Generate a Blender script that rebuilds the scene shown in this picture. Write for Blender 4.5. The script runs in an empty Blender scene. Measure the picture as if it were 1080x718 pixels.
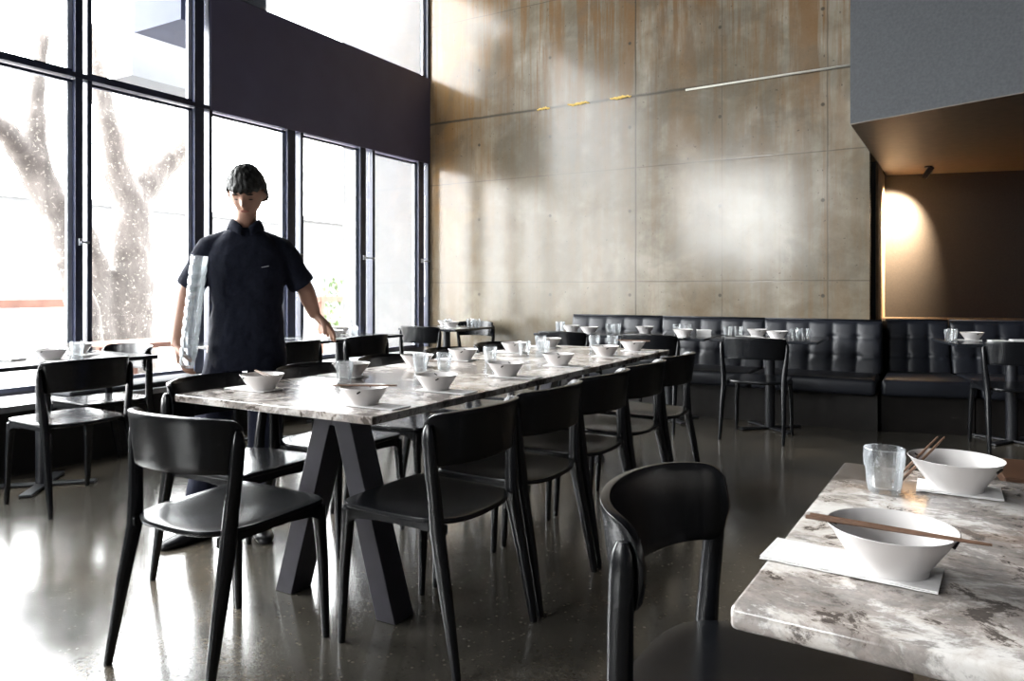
import bpy, bmesh, math, random
from mathutils import Vector, Matrix, noise as mnoise
random.seed(7)
SC = bpy.context.scene
COL = SC.collection
PI = math.pi
def R(a): return math.radians(a)

# ------------------------------------------------------------------ materials
def new_mat(name):
    m = bpy.data.materials.new(name); m.use_nodes = True
    nt = m.node_tree; b = nt.nodes['Principled BSDF']
    return m, nt, b
def N(nt, kind, **kw):
    n = nt.nodes.new(kind)
    for k, v in kw.items():
        if hasattr(n, k): setattr(n, k, v)
        else: n.inputs[k].default_value = v
    return n
def mathn(nt, op, a, b=None, c=None, clamp=False):
    n = nt.nodes.new('ShaderNodeMath'); n.operation = op; n.use_clamp = clamp
    for i, v in enumerate((a, b, c)):
        if v is None: continue
        if isinstance(v, (int, float)): n.inputs[i].default_value = v
        else: nt.links.new(v, n.inputs[i])
    return n.outputs[0]
def ramp(nt, fac, stops, interp='LINEAR'):
    n = nt.nodes.new('ShaderNodeValToRGB'); n.color_ramp.interpolation = interp
    e = n.color_ramp.elements
    while len(e) < len(stops): e.new(0.5)
    for i, (p, c) in enumerate(stops):
        e[i].position = p; e[i].color = (c[0], c[1], c[2], 1) if not isinstance(c, (int, float)) else (c, c, c, 1)
    nt.links.new(fac, n.inputs[0]); return n.outputs[0]
def mixc(nt, fac, a, b, mode='MIX'):
    n = nt.nodes.new('ShaderNodeMix'); n.data_type = 'RGBA'; n.blend_type = mode
    for i, v in ((0, fac), (6, a), (7, b)):
        if isinstance(v, (int, float)): n.inputs[i].default_value = v
        elif isinstance(v, tuple): n.inputs[i].default_value = (v[0], v[1], v[2], 1)
        else: nt.links.new(v, n.inputs[i])
    return n.outputs[2]
def coords(nt, scale=(1, 1, 1), loc=(0, 0, 0), rot=(0, 0, 0)):
    t = nt.nodes.new('ShaderNodeTexCoord'); m = nt.nodes.new('ShaderNodeMapping')
    m.inputs['Scale'].default_value = scale; m.inputs['Location'].default_value = loc; m.inputs['Rotation'].default_value = rot
    nt.links.new(t.outputs['Object'], m.inputs['Vector']); return m.outputs[0]
def noise(nt, vec, scale, detail=4, rough=.5, dist=0.0):
    n = nt.nodes.new('ShaderNodeTexNoise'); n.inputs['Scale'].default_value = scale
    n.inputs['Detail'].default_value = detail; n.inputs['Roughness'].default_value = rough; n.inputs['Distortion'].default_value = dist
    nt.links.new(vec, n.inputs['Vector']); return n.outputs[0]
def bump(nt, b, h, strength=.2, dist=.01):
    n = nt.nodes.new('ShaderNodeBump'); n.inputs['Strength'].default_value = strength; n.inputs['Distance'].default_value = dist
    nt.links.new(h, n.inputs['Height']); nt.links.new(n.outputs[0], b.inputs['Normal'])
def plain(name, col, rough=.5, metal=0, spec=.5, nscale=40, var=.15, bmp=.05, coat=0):
    m, nt, b = new_mat(name)
    v = coords(nt); n = noise(nt, v, nscale, 4)
    c = ramp(nt, n, [(.3, tuple(x*(1-var) for x in col)), (.7, tuple(min(1, x*(1+var)) for x in col))])
    nt.links.new(c, b.inputs['Base Color']); b.inputs['Roughness'].default_value = rough; b.inputs['Metallic'].default_value = metal
    b.inputs['Specular IOR Level'].default_value = spec; b.inputs['Coat Weight'].default_value = coat
    if bmp: bump(nt, b, n, bmp, .004)
    return m

def mat_black_wood():
    m, nt, b = new_mat('black_stained_ash')
    v = coords(nt, (1, 1, 1)); v2 = coords(nt, (60, 6, 60))
    g = noise(nt, v2, 1.2, 6, .6); n = noise(nt, v, 9, 3)
    c = ramp(nt, g, [(.3, (.0035, .004, .005)), (.7, (.007, .0075, .009))])
    nt.links.new(c, b.inputs['Base Color'])
    nt.links.new(ramp(nt, n, [(.3, .24), (.75, .27)]), b.inputs['Roughness'])
    b.inputs['Specular IOR Level'].default_value = .36
    bump(nt, b, g, .04, .001); return m
def mat_floor():
    m, nt, b = new_mat('polished_concrete_floor')
    v = coords(nt)
    big = noise(nt, v, .9, 5, .6, .4); mid = noise(nt, v, 5, 6, .65); fine = noise(nt, v, 60, 3, .6)
    base = ramp(nt, big, [(.33, (.026, .027, .026)), (.5, (.052, .049, .042)), (.68, (.105, .084, .060))])
    base = mixc(nt, mathn(nt, 'MULTIPLY', mid, .55), base, (.115, .098, .075))
    vo = nt.nodes.new('ShaderNodeTexVoronoi'); vo.inputs['Scale'].default_value = 70; nt.links.new(v, vo.inputs['Vector'])
    sp = ramp(nt, vo.outputs['Color'], [(.0, 0.0), (.24, 0.0), (.3, 1.0)])
    sm = ramp(nt, vo.outputs['Distance'], [(.25, 1.0), (.4, 0.0)])
    dark = mathn(nt, 'MULTIPLY', mathn(nt, 'SUBTRACT', 1.0, sp), sm)
    base = mixc(nt, mathn(nt, 'MULTIPLY', dark, .9), base, (.008, .008, .008))
    vo2 = nt.nodes.new('ShaderNodeTexVoronoi'); vo2.inputs['Scale'].default_value = 60; nt.links.new(v, vo2.inputs['Vector'])
    lp = mathn(nt, 'MULTIPLY', ramp(nt, vo2.outputs['Color'], [(.72, 0.0), (.78, 1.0)]), ramp(nt, vo2.outputs['Distance'], [(.2, 1.0), (.36, 0.0)]))
    base = mixc(nt, mathn(nt, 'MULTIPLY', lp, .3), base, (.24, .215, .17))
    nt.links.new(base, b.inputs['Base Color'])
    nt.links.new(ramp(nt, mid, [(.3, .15), (.7, .21)]), b.inputs['Roughness'])
    nt.links.new(mathn(nt, 'SUBTRACT', 1.0, mathn(nt, 'MULTIPLY', mathn(nt, 'ADD', dark, mathn(nt, 'MULTIPLY', ramp(nt, fine, [(.5, 0.0), (.62, 1.0)]), .35), clamp=True), .7)), b.inputs['Specular IOR Level']); b.inputs['IOR'].default_value = 1.58
    bump(nt, b, mathn(nt, 'ADD', mathn(nt, 'MULTIPLY', noise(nt, v, .7, 1, .4), 2.0), mathn(nt, 'MULTIPLY', fine, .02)), .05, .008)
    return m
def mat_concrete():
    m, nt, b = new_mat('board_marked_concrete')
    v = coords(nt)
    sep = nt.nodes.new('ShaderNodeSeparateXYZ'); nt.links.new(v, sep.inputs[0]); x, z = sep.outputs[0], sep.outputs[2]
    big = noise(nt, v, .75, 6, .62, .5); mid = noise(nt, v, 3.2, 7, .65, .3); fine = noise(nt, v, 45, 5, .7)
    streak = noise(nt, coords(nt, (9, 1, .40)), 1.6, 8, .72, .12)
    streak2 = noise(nt, coords(nt, (2.6, 1, .24), (3.1, 0, .4)), 1.3, 7, .66, .1)
    board = noise(nt, coords(nt, (5.0, 1, .05), (1.3, 0, 0)), 1.1, 2, .5)
    c = ramp(nt, mathn(nt, 'MULTIPLY_ADD', mid, .45, mathn(nt, 'MULTIPLY', big, .55)), [(.36, (.115, .094, .064)), (.5, (.185, .160, .120)), (.62, (.29, .262, .215))])
    c = mixc(nt, mathn(nt, 'MULTIPLY', ramp(nt, board, [(.40, 0.0), (.60, 1.0)]), .35), c, (.105, .088, .062))
    st = ramp(nt, streak, [(.47, 0.0), (.60, 1.0)]); st2 = ramp(nt, streak2, [(.48, 0.0), (.60, 1.0)])
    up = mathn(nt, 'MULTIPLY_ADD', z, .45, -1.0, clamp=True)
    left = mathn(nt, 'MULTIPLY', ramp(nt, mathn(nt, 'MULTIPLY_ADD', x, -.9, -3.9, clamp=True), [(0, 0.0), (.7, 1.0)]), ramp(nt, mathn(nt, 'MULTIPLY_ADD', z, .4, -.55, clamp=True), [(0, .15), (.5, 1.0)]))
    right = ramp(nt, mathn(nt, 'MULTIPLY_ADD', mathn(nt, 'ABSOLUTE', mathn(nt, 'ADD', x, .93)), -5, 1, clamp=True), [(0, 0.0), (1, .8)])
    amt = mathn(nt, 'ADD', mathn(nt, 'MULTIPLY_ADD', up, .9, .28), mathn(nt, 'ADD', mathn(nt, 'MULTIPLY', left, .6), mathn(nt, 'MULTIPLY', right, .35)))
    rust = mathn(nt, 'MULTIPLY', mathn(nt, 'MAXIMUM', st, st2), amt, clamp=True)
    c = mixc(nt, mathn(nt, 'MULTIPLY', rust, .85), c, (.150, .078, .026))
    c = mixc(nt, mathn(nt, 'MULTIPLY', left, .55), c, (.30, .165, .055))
    gry = ramp(nt, noise(nt, v, 1.7, 6, .6, .6), [(.50, 0.0), (.60, 1.0)])
    c = mixc(nt, mathn(nt, 'MULTIPLY', gry, .40), c, (.085, .076, .058))
    def line(s, at, w, wob=.0):
        d = mathn(nt, 'ABSOLUTE', mathn(nt, 'SUBTRACT', mathn(nt, 'ADD', s, mathn(nt, 'MULTIPLY_ADD', mid, wob, -wob*.5)), at))
        return mathn(nt, 'SUBTRACT', 1.0, mathn(nt, 'DIVIDE', d, w, clamp=True))
    ls = None
    for s, at, w, k in ((z, 4.37, .007, .8), (z, 3.18, .022, 1.25), (z, 2.43, .009, .75), (z, 1.24, .009, .8), (x, -2.735, .012, 1.2),
                        (x, -1.84, .008, .6), (x, -.88, .010, .8), (x, -3.9, .005, .35), (x, -4.85, .005, .3), (x, -1.3, .003, .25), (x, -3.3, .003, .2)):
        l = mathn(nt, 'MULTIPLY', line(s, at, w, .02), k)
        ls = l if ls is None else mathn(nt, 'MAXIMUM', ls, l)
    def cell(s, s0, p):
        f = mathn(nt, 'FRACT', mathn(nt, 'DIVIDE', mathn(nt, 'SUBTRACT', s, s0), p))
        return mathn(nt, 'MULTIPLY', mathn(nt, 'SUBTRACT', f, .5), p)
    dx = cell(x, -2.80-.47, .94); dz = cell(z, 1.10-.44, .88)
    dist = mathn(nt, 'SQRT', mathn(nt, 'ADD', mathn(nt, 'MULTIPLY', dx, dx), mathn(nt, 'MULTIPLY', dz, dz)))
    hole = mathn(nt, 'SUBTRACT', 1.0, mathn(nt, 'DIVIDE', mathn(nt, 'SUBTRACT', dist, .012), .01, clamp=True))
    pit = mathn(nt, 'MULTIPLY', ramp(nt, noise(nt, v, 30, 2, .4), [(.73, 0.0), (.77, 1.0)]), .8)
    marks = mathn(nt, 'MAXIMUM', mathn(nt, 'MAXIMUM', ls, hole), pit)
    c = mixc(nt, mathn(nt, 'MULTIPLY', marks, .85, clamp=True), c, (.035, .03, .022))
    c = mixc(nt, mathn(nt, 'MULTIPLY', fine, .18), c, (.26, .24, .195))
    nt.links.new(c, b.inputs['Base Color'])
    nt.links.new(ramp(nt, mid, [(.3, .13), (.7, .22)]), b.inputs['Roughness'])
    b.inputs['Specular IOR Level'].default_value = .46
    h = mathn(nt, 'SUBTRACT', mathn(nt, 'ADD', mathn(nt, 'MULTIPLY', fine, .25), mathn(nt, 'MULTIPLY', mid, .8)), mathn(nt, 'MULTIPLY', marks, .45))
    bump(nt, b, h, .09, .005); return m
def mat_marble(name, loc=(0, 0, 0)):
    m, nt, b = new_mat(name)
    v = coords(nt, (1, 1, 1), loc, (0, 0, R(25)))
    vs = coords(nt, (.95, 1.35, 1.1), loc, (0, 0, R(25)))
    nA = noise(nt, vs, 4.2, 15, .70, .35); nB = noise(nt, v, 11, 15, .72, .4); nC = noise(nt, v, 32, 10, .7, .4); nL = noise(nt, vs, 1.3, 4, .5, .5)
    c = ramp(nt, nB, [(.38, (.33, .275, .24)), (.47, (.53, .49, .455)), (.56, (.64, .615, .59))])
    t = mathn(nt, 'ADD', mathn(nt, 'MULTIPLY', nA, .52), mathn(nt, 'ADD', mathn(nt, 'MULTIPLY', nL, .36), mathn(nt, 'ADD', mathn(nt, 'MULTIPLY', nC, .10), mathn(nt, 'MULTIPLY', nB, .16))))
    grey = ramp(nt, t, [(.545, 0.0), (.575, 1.0)]); dark = ramp(nt, t, [(.60, 0.0), (.635, 1.0)])
    c = mixc(nt, mathn(nt, 'MULTIPLY', grey, .75), c, ramp(nt, nC, [(.38, (.06, .05, .044)), (.62, (.24, .20, .18))]))
    c = mixc(nt, mathn(nt, 'MULTIPLY', dark, .85), c, ramp(nt, nC, [(.40, (.018, .015, .014)), (.68, (.12, .10, .085))]))
    ed = ramp(nt, nB, [(.40, 1.0), (.435, 0.0)])
    c = mixc(nt, mathn(nt, 'MULTIPLY', ed, .85), c, (.05, .042, .037))
    rust = ramp(nt, noise(nt, vs, 2.0, 8, .6, .7), [(.56, 0.0), (.68, .6)])
    c = mixc(nt, rust, c, (.20, .125, .08))
    nt.links.new(c, b.inputs['Base Color']); b.inputs['Roughness'].default_value = .17
    b.inputs['Specular IOR Level'].default_value = .5
    bump(nt, b, nC, .02, .002); return m
def mat_leather():
    m, nt, b = new_mat('dark_navy_leather')
    v = coords(nt); n = noise(nt, v, 3, 4); f = noise(nt, v, 160, 4, .6)
    nt.links.new(ramp(nt, n, [(.3, (.006, .007, .011)), (.7, (.012, .014, .021))]), b.inputs['Base Color'])
    nt.links.new(ramp(nt, n, [(.3, .40), (.7, .50)]), b.inputs['Roughness']); bump(nt, b, f, .15, .002); return m
def mat_pane():
    m, nt, b = new_mat('window_glass'); nt.nodes.remove(b)
    t = nt.nodes.new('ShaderNodeBsdfTransparent'); g = nt.nodes.new('ShaderNodeBsdfGlossy'); g.inputs['Roughness'].default_value = .02
    v = coords(nt); n = noise(nt, v, 2, 3)
    nt.links.new(ramp(nt, n, [(.3, (.93, .95, .955)), (.7, (.96, .965, .965))]), t.inputs['Color'])
    fr = nt.nodes.new('ShaderNodeFresnel'); fr.inputs['IOR'].default_value = 1.45
    mx = nt.nodes.new('ShaderNodeMixShader'); nt.links.new(mathn(nt, 'MULTIPLY', fr.outputs[0], .5), mx.inputs[0])
    nt.links.new(t.outputs[0], mx.inputs[1]); nt.links.new(g.outputs[0], mx.inputs[2])
    nt.links.new(mx.outputs[0], nt.nodes['Material Output'].inputs[0]); return m
def mat_tumbler():
    m, nt, b = new_mat('clear_tumbler_glass'); nt.nodes.remove(b)
    t = nt.nodes.new('ShaderNodeBsdfTransparent'); g = nt.nodes.new('ShaderNodeBsdfGlossy'); g.inputs['Roughness'].default_value = .12
    tl = nt.nodes.new('ShaderNodeBsdfTranslucent'); tl.inputs['Color'].default_value = (.85, .9, .95, 1)
    v = coords(nt); n = noise(nt, v, 60, 3)
    nt.links.new(ramp(nt, n, [(.3, (.95, .965, .97)), (.7, (.99, .99, .99))]), t.inputs['Color'])
    lw = nt.nodes.new('ShaderNodeLayerWeight'); lw.inputs['Blend'].default_value = .35
    sc = nt.nodes.new('ShaderNodeMixShader'); sc.inputs[0].default_value = .2; nt.links.new(g.outputs[0], sc.inputs[1]); nt.links.new(tl.outputs[0], sc.inputs[2])
    fac = mathn(nt, 'MULTIPLY_ADD', lw.outputs['Fresnel'], .8, .09, clamp=True)
    mx = nt.nodes.new('ShaderNodeMixShader'); nt.links.new(fac, mx.inputs[0])
    nt.links.new(t.outputs[0], mx.inputs[1]); nt.links.new(sc.outputs[0], mx.inputs[2])
    nt.links.new(mx.outputs[0], nt.nodes['Material Output'].inputs[0]); return m
def mat_emit(name, col, s):
    m, nt, b = new_mat(name); b.inputs['Base Color'].default_value = (.8, .8, .8, 1)
    b.inputs['Emission Color'].default_value = (*col, 1); b.inputs['Emission Strength'].default_value = s; return m
def mat_bark():
    m, nt, b = new_mat('pale_flaking_bark'); v = coords(nt, (1, 1, .4))
    n = noise(nt, v, 6, 8, .7, .6); f = noise(nt, coords(nt), 26, 4, .6)
    c = ramp(nt, n, [(.35, (.042, .036, .032)), (.6, (.08, .068, .062)), (.75, (.13, .11, .10))])
    c = mixc(nt, ramp(nt, f, [(.58, 0.0), (.66, .8)]), c, (.22, .20, .175))
    nt.links.new(c, b.inputs['Base Color']); b.inputs['Roughness'].default_value = .9; bump(nt, b, n, .6, .04); return m

M = dict(
    wood=mat_black_wood(), floor=mat_floor(), concrete=mat_concrete(), marble=mat_marble('brown_veined_granite'),
    marble2=mat_marble('brown_veined_granite_near', (5.3, 2.4, 0)), leather=mat_leather(), pane=mat_pane(), tumbler=mat_tumbler(), bark=mat_bark(),
    frame=plain('dark_window_frame', (.028, .034, .066), .35, 0, .5, 20, .1, .02),
    alu=plain('pale_aluminium_strip', (.55, .57, .62), .4, .3, .5, 20, .05, .02),
    navy=plain('navy_panel_with_flare', (.125, .118, .195), .5, 0, .35, 3, .06, .03),  # navy paint lightened, with camera flare put into the colour
    plaster=plain('dark_grey_render', (.030, .033, .037), .75, 0, .3, 55, .18, .25),
    soffit=plain('dark_timber_soffit', (.060, .042, .028), .5, 0, .5, 14, .25, .1),
    darkwall=plain('charcoal_painted_wall', (.017, .0145, .013), .6, 0, .4, 60, .2, .2),
    ceil=plain('dark_ceiling_paint', (.045, .045, .05), .9, 0, .3, 12, .1, .05),
    rear=plain('dark_rear_wall_paint', (.04, .04, .045), .9, 0, .3, 12, .1, .05),
    steel=plain('black_powdercoat_steel', (.013, .014, .018), .42, 0, .5, 80, .1, .04),
    trestle=plain('blackened_trestle_steel', (.030, .028, .038), .42, 0, .5, 12, .2, .05),
    tabletop=plain('black_laminate', (.016, .018, .022), .16, 0, .6, 20, .1, .02),
    china=plain('white_glazed_china', (.63, .605, .595), .16, 0, .5, 6, .02, .0, coat=.3),
    paper=plain('white_paper_napkin', (.74, .73, .725), .85, 0, .2, 120, .03, .1),
    bamboo=plain('brown_chopstick_wood', (.15, .085, .055), .45, 0, .4, 60, .25, .05),
    slot=plain('dark_slot', (.02, .017, .015), .7, 0, .3, 30, .1, 0),
    foam=plain('yellow_expanding_foam', (.72, .50, .14), .8, 0, .3, 25, .25, .5),
    conduit=plain('grey_conduit', (.50, .48, .43), .55, 0, .4, 20, .1, .02),
    bench=plain('dark_timber_bench', (.011, .009, .008), .5, 0, .4, 12, .25, .05),
    benchtop=plain('pale_window_seat_top', (.42, .42, .43), .32, 0, .5, 12, .08, .02),
    cushion=plain('charcoal_seat_pad', (.02, .021, .026), .7, 0, .3, 60, .15, .2),
    brownwood=plain('dark_walnut', (.055, .026, .014), .45, 0, .4, 10, .3, .05),
    skin=plain('skin', (.36, .20, .14), .5, 0, .4, 12, .08, .05),
    shirt=plain('navy_polo_cotton', (.0095, .0115, .022), .9, 0, .2, 90, .2, .2),
    trouser=plain('dark_navy_trouser_cloth', (.012, .014, .028), .85, 0, .2, 70, .2, .2),
    hair=plain('short_black_hair', (.010, .010, .009), .55, 0, .4, 140, .5, .8),
    shoe=plain('black_shoe_leather', (.008, .008, .01), .35, 0, .5, 30, .1, .05),
    ext_white=plain('white_exterior_render', (.15, .15, .153), .9, 0, .2, 3, .05, .1),
    ext_grey=plain('grey_exterior_render', (.11, .113, .12), .9, 0, .2, 3, .05, .1),
    ext_ground=plain('pale_exterior_paving', (.34, .33, .32), .9, 0, .2, 3, .08, .1),
    ext_blue=plain('canopy_soffit_shade', (.018, .022, .042), .7, 0, .3, 3, .1, .05),  # shading of the outside soffit put into this blue
    ext_brick=plain('weathered_red_timber', (.14, .075, .058), .9, 0, .2, 6, .15, .1),
    ext_glass=plain('dark_exterior_glazing', (.07, .08, .095), .2, 0, .5, 3, .1, .0),
    leaf=plain('pale_green_leaves', (.10, .145, .055), .7, 0, .3, 20, .3, .0),
)

# ------------------------------------------------------------------ geometry helpers
def link(name, bm, mat, parent=None, smooth=False, bevel=0, sub=0, solid=0, segs=2, split=None):
    me = bpy.data.meshes.new(name); bm.normal_update(); bm.to_mesh(me); bm.free()
    o = bpy.data.objects.new(name, me); COL.objects.link(o)
    for mm in (mat if isinstance(mat, (list, tuple)) else [mat]): me.materials.append(mm)
    if solid: s = o.modifiers.new('s', 'SOLIDIFY'); s.thickness = solid; s.offset = 0
    if bevel:
        b = o.modifiers.new('b', 'BEVEL'); b.width = bevel; b.segments = segs; b.limit_method = 'ANGLE'; b.angle_limit = R(35)
    if sub: s = o.modifiers.new('u', 'SUBSURF'); s.levels = s.render_levels = sub
    if solid or bevel or sub:
        bake(o)
    if smooth:
        for p in o.data.polygons: p.use_smooth = True
    if split is not None: o.data.set_sharp_from_angle(angle=R(split))
    if parent: o.parent = parent
    return o
def bake(o):
    dg = bpy.context.evaluated_depsgraph_get(); dg.update()
    me = bpy.data.meshes.new_from_object(o.evaluated_get(dg), depsgraph=dg)
    old = o.data; o.modifiers.clear(); o.data = me; me.name = old.name; bpy.data.meshes.remove(old)
def box(bm, lo, hi, mat=None, mi=0):
    x0, y0, z0 = lo; x1, y1, z1 = hi
    vs = [bm.verts.new(p) for p in ((x0,y0,z0),(x1,y0,z0),(x1,y1,z0),(x0,y1,z0),(x0,y0,z1),(x1,y0,z1),(x1,y1,z1),(x0,y1,z1))]
    if mat is not None:
        for v in vs: v.co = mat @ v.co
    for f in ((0,3,2,1),(4,5,6,7),(0,1,5,4),(1,2,6,5),(2,3,7,6),(3,0,4,7)):
        bm.faces.new([vs[i] for i in f]).material_index = mi
    return bm
def B(lo, hi, mat=None): return box(bmesh.new(), lo, hi, mat)
def prism(bm, poly, z0, z1):
    a = [bm.verts.new((x, y, z0)) for x, y in poly]; b = [bm.verts.new((x, y, z1)) for x, y in poly]
    n = len(poly); bm.faces.new(a[::-1]); bm.faces.new(b)
    for i in range(n): bm.faces.new((a[i], a[(i+1) % n], b[(i+1) % n], b[i]))
    return bm
def loft(bm, rings, cap=True, closed=True):
    vr = [[bm.verts.new(p) for p in r] for r in rings]
    n = len(rings[0])
    for a, b in zip(vr, vr[1:]):
        for i in range(n if closed else n-1):
            bm.faces.new((a[i], a[(i+1) % n], b[(i+1) % n], b[i]))
    if cap: bm.faces.new(vr[0][::-1]); bm.faces.new(vr[-1])
    return bm
def post(bm, pts, n=14, p=2.0):
    """vertical-ish limb: pts = (x,y,z,rx,ry) with super-elliptic horizontal sections"""
    rings = []
    for x, y, z, rx, ry in pts:
        r = []
        for i in range(n):
            a = 2*PI*i/n; c, s = math.cos(a), math.sin(a)
            r.append((x+rx*math.copysign(abs(c)**(2/p), c), y+ry*math.copysign(abs(s)**(2/p), s), z))
        rings.append(r)
    return loft(bm, rings)
def tube(bm, pts, r, n=10, cap=True):
    pts = [Vector(p) for p in pts]; rings = []
    rr = r if isinstance(r, (list, tuple)) else [r]*len(pts)
    up = None
    for i, p in enumerate(pts):
        t = (pts[min(i+1, len(pts)-1)]-pts[max(i-1, 0)]).normalized()
        if up is None: up = Vector((0, 0, 1)) if abs(t.z) < .9 else Vector((1, 0, 0))
        s = t.cross(up).normalized(); u = s.cross(t).normalized(); up = u
        rings.append([tuple(p+rr[i]*(math.cos(2*PI*k/n)*s+math.sin(2*PI*k/n)*u)) for k in range(n)])
    return loft(bm, rings, cap)
def lathe(bm, prof, n=32, sq=None):
    rings = []
    for r, z in prof: rings.append([(r*math.cos(2*PI*k/n), r*math.sin(2*PI*k/n), z) for k in range(n)])
    return loft(bm, rings, cap=True)
def empty(name, label, cat, loc=(0, 0, 0), rz=0, group=None):
    o = bpy.data.objects.new(name, None); COL.objects.link(o); o.empty_display_size = .1
    o.location = loc; o.rotation_euler = (0, 0, rz); tag(o, label, cat, group); return o
def tag(o, label, cat, group=None, kind=None):
    o['label'] = label; o['category'] = cat
    if group: o['group'] = group
    if kind: o['kind'] = kind
    return o
def struct(name, bm, mat, parent=None, label=None, **kw):
    o = link(name, bm, mat, parent, **kw)
    if parent is None:
        o['kind'] = 'structure'; o['category'] = name.split('_')[0]
        if label: o['label'] = label
    return o
def dup(root, loc=None, rz=None, label=None, group=None, rot=None):
    r = root.copy(); COL.objects.link(r)
    if loc is not None: r.location = loc
    if rz is not None: r.rotation_euler = (0, 0, rz)
    if rot is not None: r.rotation_euler = rot
    if label: r['label'] = label
    if group: r['group'] = group
    for ch in list(root.children):
        c = ch.copy(); COL.objects.link(c); c.parent = r
        for g in list(ch.children):
            d = g.copy(); COL.objects.link(d); d.parent = c
    return r

GX, WY = -5.434, 7.25      # glazing plane, concrete wall plane
LZ, PZ = 2.70, 3.74        # lintel height, top of navy panel

# ------------------------------------------------------------------ shell
struct('floor', B((GX-.05, -8.5, -.12), (5.0, 10.2, 0)), M['floor'], label='polished dark concrete floor with a glossy sheen')
struct('ceiling', B((GX-.3, -8.5, 5.2), (5.0, 10.2, 5.35)), M['ceil'], label='dark ceiling above the double height room')
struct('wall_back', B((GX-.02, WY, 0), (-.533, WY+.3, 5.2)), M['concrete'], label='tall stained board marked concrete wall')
struct('wall_right', B((4.6, -8.5, 0), (4.8, 10.2, 5.2)), M['rear'], label='dark wall on the far right, out of view')
bm = B((-3.9, -8.5, 0), (4.8, -8.3, 5.2)); box(bm, (GX, -8.5, 0), (-3.9, -8.3, 1.9)); box(bm, (GX, -8.5, 4.7), (-3.9, -8.3, 5.2))
struct('wall_rear', bm, M['rear'], label='dark wall behind the viewer')
# bulkhead volume hanging at upper right
poly = [(-.55, 5.775), (3.15, 4.264), (4.6, 4.264), (4.6, 9.9), (-.47, 8.58)]
struct('wall_bulkhead', prism(bmesh.new(), poly, 2.352, 5.2), M['plaster'], label='grey rendered bulkhead hanging at upper right')
struct('ceiling_soffit', prism(bmesh.new(), [(-.548, 5.778), (3.15, 4.268), (4.58, 4.268), (4.58, 9.85), (-.468, 8.57)], 2.346, 2.352), M['soffit'],
       label='dark brown soffit under the grey bulkhead')
# alcove walls
al = [(-1.0, 8.556), (-.487, 8.556), (4.6, 9.83), (4.6, 10.1), (-1.0, 8.8)]
struct('wall_alcove', prism(bmesh.new(), al, 0, 5.2), M['darkwall'], label='charcoal alcove wall washed by a small spotlight')
bm = B((-1.0, 7.62, 0), (-.487, 8.555, 2.345)); box(bm, (-1.0, 7.551, 2.345), (-.505, 8.556, 5.2)); box(bm, (-1.0, 7.551, 0), (-.61, 7.62, 2.345))
struct('wall_return', bm, plain('beige_return_panel', (.42, .31, .20), .7, 0, .3, 20, .15, .1), label='narrow lit beige return beside the concrete wall end')
struct('trim_1', B((-.60, 7.555, 0), (-.507, 7.615, 2.346)), M['steel'], label='dark steel edge trim at the end of the concrete wall')

# ---- left glazed wall
mull_sets = [(2.98, 3.035, 3.069, 3.104), (3.965, 4.057, 4.109, 4.142), (4.981, 5.082, 5.15, 5.187), (6.006, 6.097, 6.205, 6.245), (7.033, 7.135, 7.22, 7.25),
             (1.90, 1.98, 2.02, 2.055), (.82, .90, .94, .975), (-.26, -.18, -.14, -.105)]
def mullion(s, z0, z1, n):
    a, b, c, d = s
    t = bpy.data.objects.new('trim_%d' % n, None); COL.objects.link(t); t['kind'] = 'structure'; t['category'] = 'trim'
    t.location = (GX, a, z0); t['label'] = 'dark window mullion with a narrow clear glass strip, number %d along the glazing' % (n-1)
    def pt(nm, lo, hi, m): 
        o = link(nm, B((lo[0]-GX, lo[1]-a, lo[2]-z0), (hi[0]-GX, hi[1]-a, hi[2]-z0)), m, t, bevel=.003)
    pt('post', (GX-.05, a, z0), (GX+.03, b, z1), M['frame']); pt('strip', (GX-.03, b, z0), (GX-.022, c, z1), M['pane']); pt('post', (GX-.05, c, z0), (GX+.03, d, z1), M['frame'])  # strip is clear glass, daylight shows through between the posts
    lat = bmesh.new(); box(lat, (.03, (b-a)*.4, 1.02), (.045, (b-a)*.75, 1.07)); box(lat, (.045, (b-a)*.5, 1.035), (.06, (c-a), 1.05))
    link('latch', lat, M['alu'], t)
    return t
SILL = .46
ordr = sorted(mull_sets)
for i, s in enumerate(ordr):
    z1 = 5.2 if s[3] < 4.2 else LZ
    mullion(s, SILL, z1, i+2)
# transoms and head rails, windows between mullions
def window(n, y0, y1, z0, z1, label):
    w = bpy.data.objects.new('window_%d' % n, None); COL.objects.link(w); w['kind'] = 'structure'; w['category'] = 'window'
    w['label'] = label; w.location = (GX, (y0+y1)/2, z0); L = (y1-y0)/2; H = z1-z0
    f = bmesh.new()
    box(f, (-.04, -L, H-.035), (-.005, L, H-.015)); box(f, (-.04, -L, 0), (-.005, L, .03))
    link('window_frame', f, M['frame'], w)
    f = bmesh.new(); box(f, (-.035, -L, .03), (-.01, -L+.02, H-.035)); box(f, (-.035, L-.035, .03), (-.01, L, H-.035)); link('window_frame', f, M['alu'], w)
    g = B((-.026, -L+.02, .03), (-.020, L-.035, H-.035)); link('pane', g, M['pane'], w)
k = 1
edges = [(ordr[i][3], ordr[i+1][0]) for i in range(len(ordr)-1)]
NMS = ['nearest behind the viewer', 'just left of view', 'at the far left edge of the view', 'at the left edge showing a tree limb', 'behind the left tables showing the forked tree', 'behind the standing person', 'right of the standing person', 'next to the concrete wall']
for (a, b) in edges:
    nm = NMS[edges.index((a, b))]
    window(k, a, b, SILL, LZ, 'tall clear window pane '+nm); k += 1
    if b < 4.0: window(k, a, b, LZ+.03, 5.18, 'upper clear pane above the transom, '+nm); k += 1
window(k, 4.15, 7.2, PZ, 5.18, 'clerestory window above the dark navy panel'); k += 1
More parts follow.
